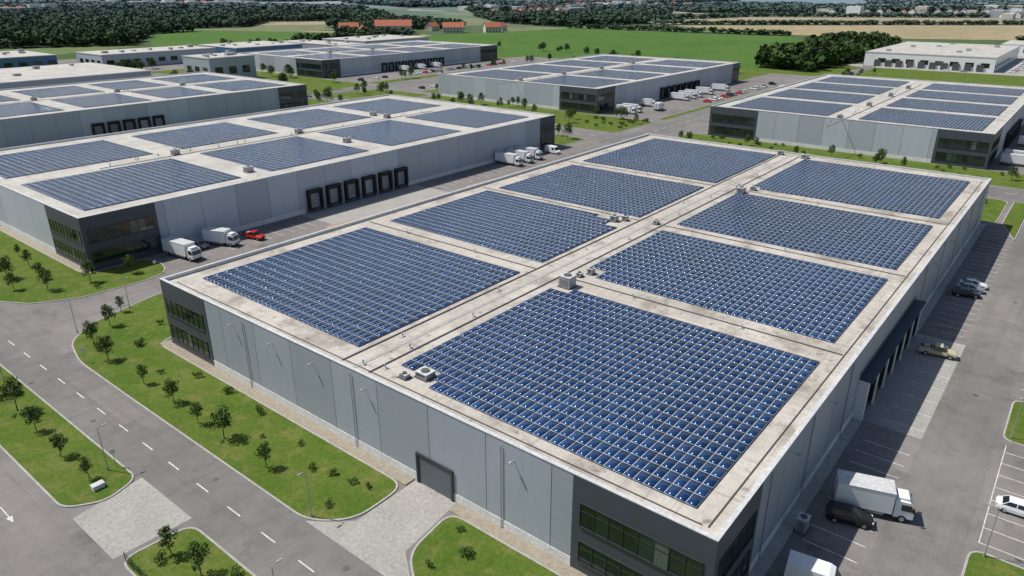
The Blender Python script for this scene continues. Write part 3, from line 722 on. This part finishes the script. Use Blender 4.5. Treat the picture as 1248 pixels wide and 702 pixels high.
# ------------------------------------------------------------ vehicles
def sec(x,w,zb,zt,wt=None):
    wt=wt or w*.9; zm=zb+(zt-zb)*.55
    return [(x,-w*.88,zb),(x,w*.88,zb),(x,w,zb+.12),(x,w,zm),(x,wt,zt-.04),(x,wt*.85,zt),(x,-wt*.85,zt),(x,-wt,zt-.04),(x,-w,zm),(x,-w,zb+.12)]
def wheels(m,xs,w,r=.33):
    for x in xs:
        for s in (-1,1):
            m.cyl((x,s*(w-.2),r),(x,s*(w+.02),r),r,r,'tyre',16); m.cyl((x,s*(w+.02),r),(x,s*(w+.035),r),r*.6,r*.55,'metal',10)
def car(paint,suv=False):
    m=MB(); L=4.5; dz=.12 if suv else 0; rh=1.68 if suv else 1.44
    m.loft([sec(-2.25,.72,.42,.78+dz),sec(-2.12,.84,.28,.92+dz),sec(-1.5,.90,.2,.98+dz),sec(0,.91,.2,.97+dz),sec(.9,.90,.2,.95+dz),sec(1.7,.87,.22,.84+dz),sec(2.12,.80,.28,.72+dz),sec(2.25,.62,.4,.6+dz)],paint)
    zb=.93+dz; rb=-2.0 if suv else -1.75; rt=-1.75 if suv else -1.15
    m.hexa([(rb,-.80,zb),(1.05,-.80,zb),(1.05,.80,zb),(rb,.80,zb)],[(rt,-.62,rh-.05),(.25,-.62,rh-.05),(.25,.62,rh-.05),(rt,.62,rh-.05)],'carglass')
    m.hexa([(rt-.05,-.64,rh-.07),(.30,-.64,rh-.07),(.30,.64,rh-.07),(rt-.05,.64,rh-.07)],[(rt+.1,-.55,rh),(.12,-.55,rh),(.12,.55,rh),(rt+.1,.55,rh)],paint)
    for s in (-1,1):
        for xa,xb in ((1.07,.29),(-.45,-.42),(rb-.02,rt-.03)):
            m.cyl((xa,s*.80,zb-.02),(xb,s*.63,rh-.06),.045,.04,paint,5)
        m.box(.78,.95,s*.98-.09,s*.98+.09,.93+dz,1.06+dz,paint)
        m.box(2.08,2.235,s*.62-.14,s*.62+.14,.58+dz,.70+dz,'lamp_white'); m.box(-2.235,-2.1,s*.66-.12,s*.66+.12,.68+dz,.82+dz,'lamp_red')
    m.box(2.16,2.262,-.4,.4,.42,.56,'tyre'); wheels(m,(-1.38,1.4),.88); me=m.mesh('car'); return me
def pickup(paint):
    m=MB()
    m.loft([sec(-2.6,.86,.5,1.0),sec(-2.5,.9,.4,1.05),sec(.0,.92,.38,1.05),sec(1.2,.92,.38,1.08),sec(2.3,.88,.42,.98),sec(2.5,.78,.5,.85)],paint)
    m.hexa([(-.75,-.84,1.03),(1.25,-.84,1.03),(1.25,.84,1.03),(-.75,.84,1.03)],[(-.6,-.68,1.72),(.5,-.68,1.72),(.5,.68,1.72),(-.6,.68,1.72)],'carglass')
    m.hexa([(-.66,-.71,1.70),(.56,-.71,1.70),(.56,.71,1.70),(-.66,.71,1.70)],[(-.55,-.62,1.80),(.4,-.62,1.80),(.4,.62,1.80),(-.55,.62,1.80)],paint)
    m.box(-2.5,-.85,-.88,-.80,1.03,1.35,paint); m.box(-2.5,-.85,.80,.88,1.03,1.35,paint); m.box(-2.58,-2.5,-.88,.88,1.03,1.35,paint); m.box(-.85,-.78,-.88,.88,1.03,1.4,paint)
    m.box(-2.5,-.86,-.8,.8,1.055,1.075,'joint'); m.box(-2.0,-1.2,-.5,.4,1.076,1.45,'metal')
    for s in (-1,1): m.box(2.36,2.49,s*.62-.14,s*.62+.14,.72,.88,'lamp_white'); m.box(-2.63,-2.585,s*.76-.08,s*.76+.08,.8,1.0,'lamp_red'); m.box(1.0,1.15,s*.98-.09,s*.98+.09,1.08,1.25,paint)
    m.box(2.42,2.53,-.4,.4,.55,.75,'tyre'); wheels(m,(-1.6,1.6),.9,.38); return m.mesh('pickup')
def truck(L=7.4,boxm='white'):
    m=MB(); h=L/2; bl=L-2.0
    m.box(-h,h-.3,-.45,.45,.55,.85,'joint')
    m.box(-h,-h+bl,-1.22,1.22,.95,3.35,boxm); m.box(-h-.03,-h+bl+.03,-1.25,1.25,3.35,3.42,'coping')
    m.box(-h-.02,-h+bl+.02,-1.25,1.25,.88,.95,'metal')
    for s in (-1,1): m.box(-h-.04,-h-.005,s*.6-.56,s*.6+.56,1.0,3.3,boxm); m.box(-h-.06,-h-.042,s*.12-.03,s*.12+.03,1.1,3.2,'metal')
    c0=-h+bl+.15
    cab=[(c0,.6),(h,.6),(h,1.35),(h-.22,2.25),(h-.5,2.55),(c0,2.62)]
    s0=[(x,-1.08,z) for x,z in cab]; s1=[(x,1.08,z) for x,z in cab]; m.loft([s0,s1],'white')
    m.hexa([(h-.02,-.98,1.42),(h+.012,-.98,1.42),(h+.012,.98,1.42),(h-.02,.98,1.42)],[(h-.24,-.92,2.22),(h-.20,-.92,2.22),(h-.20,.92,2.22),(h-.24,.92,2.22)],'carglass')
    for s in (-1,1):
        y0,y1=(1.082,1.10) if s>0 else (-1.10,-1.082); m.hexa([(h-1.25,y0,1.5),(h-.12,y0,1.5),(h-.12,y1,1.5),(h-1.25,y1,1.5)],[(h-1.25,y0,2.25),(h-.36,y0,2.25),(h-.36,y1,2.25),(h-1.25,y1,2.25)],'carglass')
        m.box(h-.2,h-.05,s*1.28-.1,s*1.28+.1,1.6,2.1,'black'); m.box(h+.002,h+.03,s*.8-.18,s*.8+.18,.85,1.05,'lamp_white'); m.box(-h-.03,-h-.001,s*.95-.15,s*.95+.15,.6,.8,'lamp_red')
        m.box(-h+1.9,h-2.7,s*1.05-.03,s*1.05+.03,.45,.85,'metal')
    m.box(h+.002,h+.06,-1.0,1.0,.45,.72,'joint'); m.box(c0+.2,h-.6,-.8,.8,2.6,2.85,'white')
    wheels(m,(-h+1.1,h-1.0),1.08,.45); return m.mesh('truck')
def van():
    m=MB(); P=[(-2.7,.4),(2.7,.4),(2.75,.95),(2.0,1.25),(1.35,2.2),(.9,2.4),(-2.65,2.45),(-2.75,1.0)]
    m.loft([[(x,-.95,z) for x,z in P],[(x,.95,z) for x,z in P]],'white')
    m.hexa([(1.98,-.85,1.32),(2.03,-.85,1.32),(2.03,.85,1.32),(1.98,.85,1.32)],[(1.38,-.8,2.18),(1.43,-.8,2.2),(1.43,.8,2.2),(1.38,.8,2.18)],'carglass')
    for s in (-1,1): m.box(.3,1.3,s*.96-.01,s*.96+.01,1.3,2.0,'carglass'); m.box(2.7,2.76,s*.7-.15,s*.7+.15,.75,.93,'lamp_white')
    wheels(m,(-1.7,1.75),.93,.36); return m.mesh('van')
cw,cb,cs,cr=car('carwhite'),car('carblack'),car('carsilver'),car('carred'); sw,sb=car('carwhite',True),car('carblack',True)
pt,pr=pickup('cartan'),pickup('carred'); tk=truck(); tk2=truck(9.5); vn=van()
D=math.radians
def put(n,me,x,y,a,s=1): return add(n,me,None,(x,y,.022),D(a),s,bevel=.03)
put('box_truck',tk,26.4,-6.6,-72); put('parked_car',sb,23.2,-5.2,-72); put('parked_pickup',pt,69.6,-5.2,-80); put('parked_car',cw,103.6,-5.0,-79); put('parked_car',cb,98,-4.7,-75)
put('parked_car',cw,35.6,-18.9,-85); put('delivery_van',vn,12.0,-5.4,-80); put('parked_car',cs,101,-4.9,-80)
put('box_truck',tk2,21,123.8,-83); put('parked_car',cs,26,126.6,-72); put('box_truck',tk,30.2,124.6,-66); put('parked_pickup',pr,36.8,122.6,-78)
put('box_truck',tk2,128,124.5,-90); put('box_truck',tk2,133.5,124.5,-90); put('box_truck',tk2,139,125,-88); put('delivery_van',vn,150,123.5,-95)
for x,y,me,a in ((238,147,tk2,-90),(243,147,tk2,-90),(262,149,tk,-90),(290,147,tk2,-90),(298,147,tk2,-90),(305,147,tk2,-90),(318,147,tk2,-90),(336,146,tk2,-90),(300,353,tk2,-90),(315,353,tk2,-90),(330,353,tk2,-90),(225,0,tk2,-90),(232,0,tk2,-90),(262,-1,tk2,-90),(255,140,tk,10),(350,118,tk2,180),(160,248,tk2,0)): put('box_truck',me,x,y,a)
cars=[cw,cb,cs,cs,cw,sw,sb,cr]
for x0,n,step,y,p in ((291.7,26,3.5,133.5,.6),(241.5,52,3.0,278,.5),(241.6,48,3.2,333,.5),(231.5,36,3,-9,.6)):
    for i in range(n):
        if random.random()<p: put('parked_car',random.choice(cars),x0+i*step,y,random.choice((90,-90)))
for x,y,a in ((187.4,60,90),(187.5,150,90),(182.5,210,-90),(260,114.5,0),(330,118.8,180),(182.6,300,-90),(700,20,0),(560,30,90),(526,60,90),(526,70,90),(526,90,90),(640,30,0)): put('car',random.choice(cars),x,y,a)
for x in range(540,660,9): put('parked_car',random.choice(cars),x,34,90)

# ------------------------------------------------------------ street lamps, signs
def lamp(H=5.6):
    m=MB(); m.cyl((0,0,0),(0,0,.5),.11,.10,'metal',8); m.cyl((0,0,.5),(0,0,H),.06,.04,'metal',8); m.cyl((0,0,H),(.6,0,H+.12),.03,.03,'metal',6)
    m.hexa([(.45,-.11,H+.07),(1.0,-.08,H+.11),(1.0,.08,H+.11),(.45,.11,H+.07)],[(.45,-.08,H+.17),(1.0,-.06,H+.19),(1.0,.06,H+.19),(.45,.08,H+.17)],'metal')
    return m.mesh('lamp')
lm=lamp()
for x,y,a in ((-20.8,63,0),(-11.1,38.5,180),(-7.8,103.2,200),(-20.8,95,0),(-20.8,30,0),(51,-16.5,90),(26,-16.9,90),(80,-16,90),(110,-16,90),(2,106.5,-60),(60,91,90),(95,91,90),(130,91,90),(192.9,20,180),(192.9,60,180),(194.9,150,180),(194.9,200,180),(177.2,230,0),(260,108,90),(300,108,90),(340,108,90),(260,269,90),(310,269,90)):
    add('street_lamp',lm,None,(x,y,.02 if (x>70 and y==-16) else .1),D(a))
m=MB(); m.cyl((0,0,0),(0,0,2.3),.035,.035,'metal',6); m.cyl((.04,0,2.1),(.07,0,2.1),.32,.32,'lamp_white',16); sm=m.mesh('sign')
for x,y in ((-11.2,92),(-19.9,63),(13.2,119.5)): add('traffic_sign',sm,None,(x,y,.1),D(random.uniform(150,250)))
for x,y in ((-14,52),(-17.4,75),(-13.5,30),(60,-11.5),(100,-12),(40,101),(90,108)):
    k=MB(); k.cyl((0,0,0),(0,0,.012),.36,.36,'metald',16); o=k.obj('manhole_cover'); o.location=(x,y,.018)
m=MB(); m.box(-.6,.6,-.35,.35,0,.5,'plinth'); m.box(-.65,.65,-.4,.4,.5,.56,'coping')
o=m.obj('utility_cabinet'); o.location=(-22.9,60.6,.1); 
m=MB()
for i in range(9): m.cyl((0,i*1.5,0),(0,i*1.5,1.3),.03,.03,'black',6)
for z in (.3,.75,1.2): m.cyl((0,0,z),(0,12,z),.02,.02,'black',5)
for i in range(80): m.cyl((0,i*.15,.1),(0,i*.15,1.25),.008,.008,'black',4)
o=m.obj('metal_fence'); o.location=(-26.2,35,.1)

# ------------------------------------------------------------ camera, sun, sky
f=873.5; th=math.radians(22.65)
cam=bpy.data.cameras.new('camera'); co=bpy.data.objects.new('camera',cam); COL.objects.link(co); SC.camera=co
co.location=(-44.6,-15.06,50.7); d=Vector((math.cos(th)*.7803,math.cos(th)*.6255,-math.sin(th))); co.rotation_euler=d.to_track_quat('-Z','Y').to_euler()
cam.sensor_width=36; cam.lens=36*f/1248; cam.clip_end=30000; cam.clip_start=.5
el=math.radians(57); hx,hy=-.42,.9075
sd=Vector((-hx*math.cos(el),-hy*math.cos(el),-math.sin(el)))
l=bpy.data.lights.new('sun','SUN'); l.energy=5.0; l.angle=math.radians(.53); l.color=(1,.95,.88)
lo=bpy.data.objects.new('sun',l); COL.objects.link(lo); lo.rotation_euler=sd.to_track_quat('-Z','Y').to_euler(); lo.location=(0,0,200)
w=bpy.data.worlds.new('World'); SC.world=w; w.use_nodes=True; nt=w.node_tree
sk=nt.nodes.new('ShaderNodeTexSky'); sk.sky_type='NISHITA'; sk.sun_disc=False; sk.sun_elevation=el; sk.sun_rotation=math.atan2(hx,hy)
nt.links.new(sk.outputs[0],nt.nodes['Background'].inputs[0]); nt.nodes['Background'].inputs[1].default_value=.095
SC.view_settings.view_transform='Standard'; SC.view_settings.look='None'; SC.view_settings.exposure=0
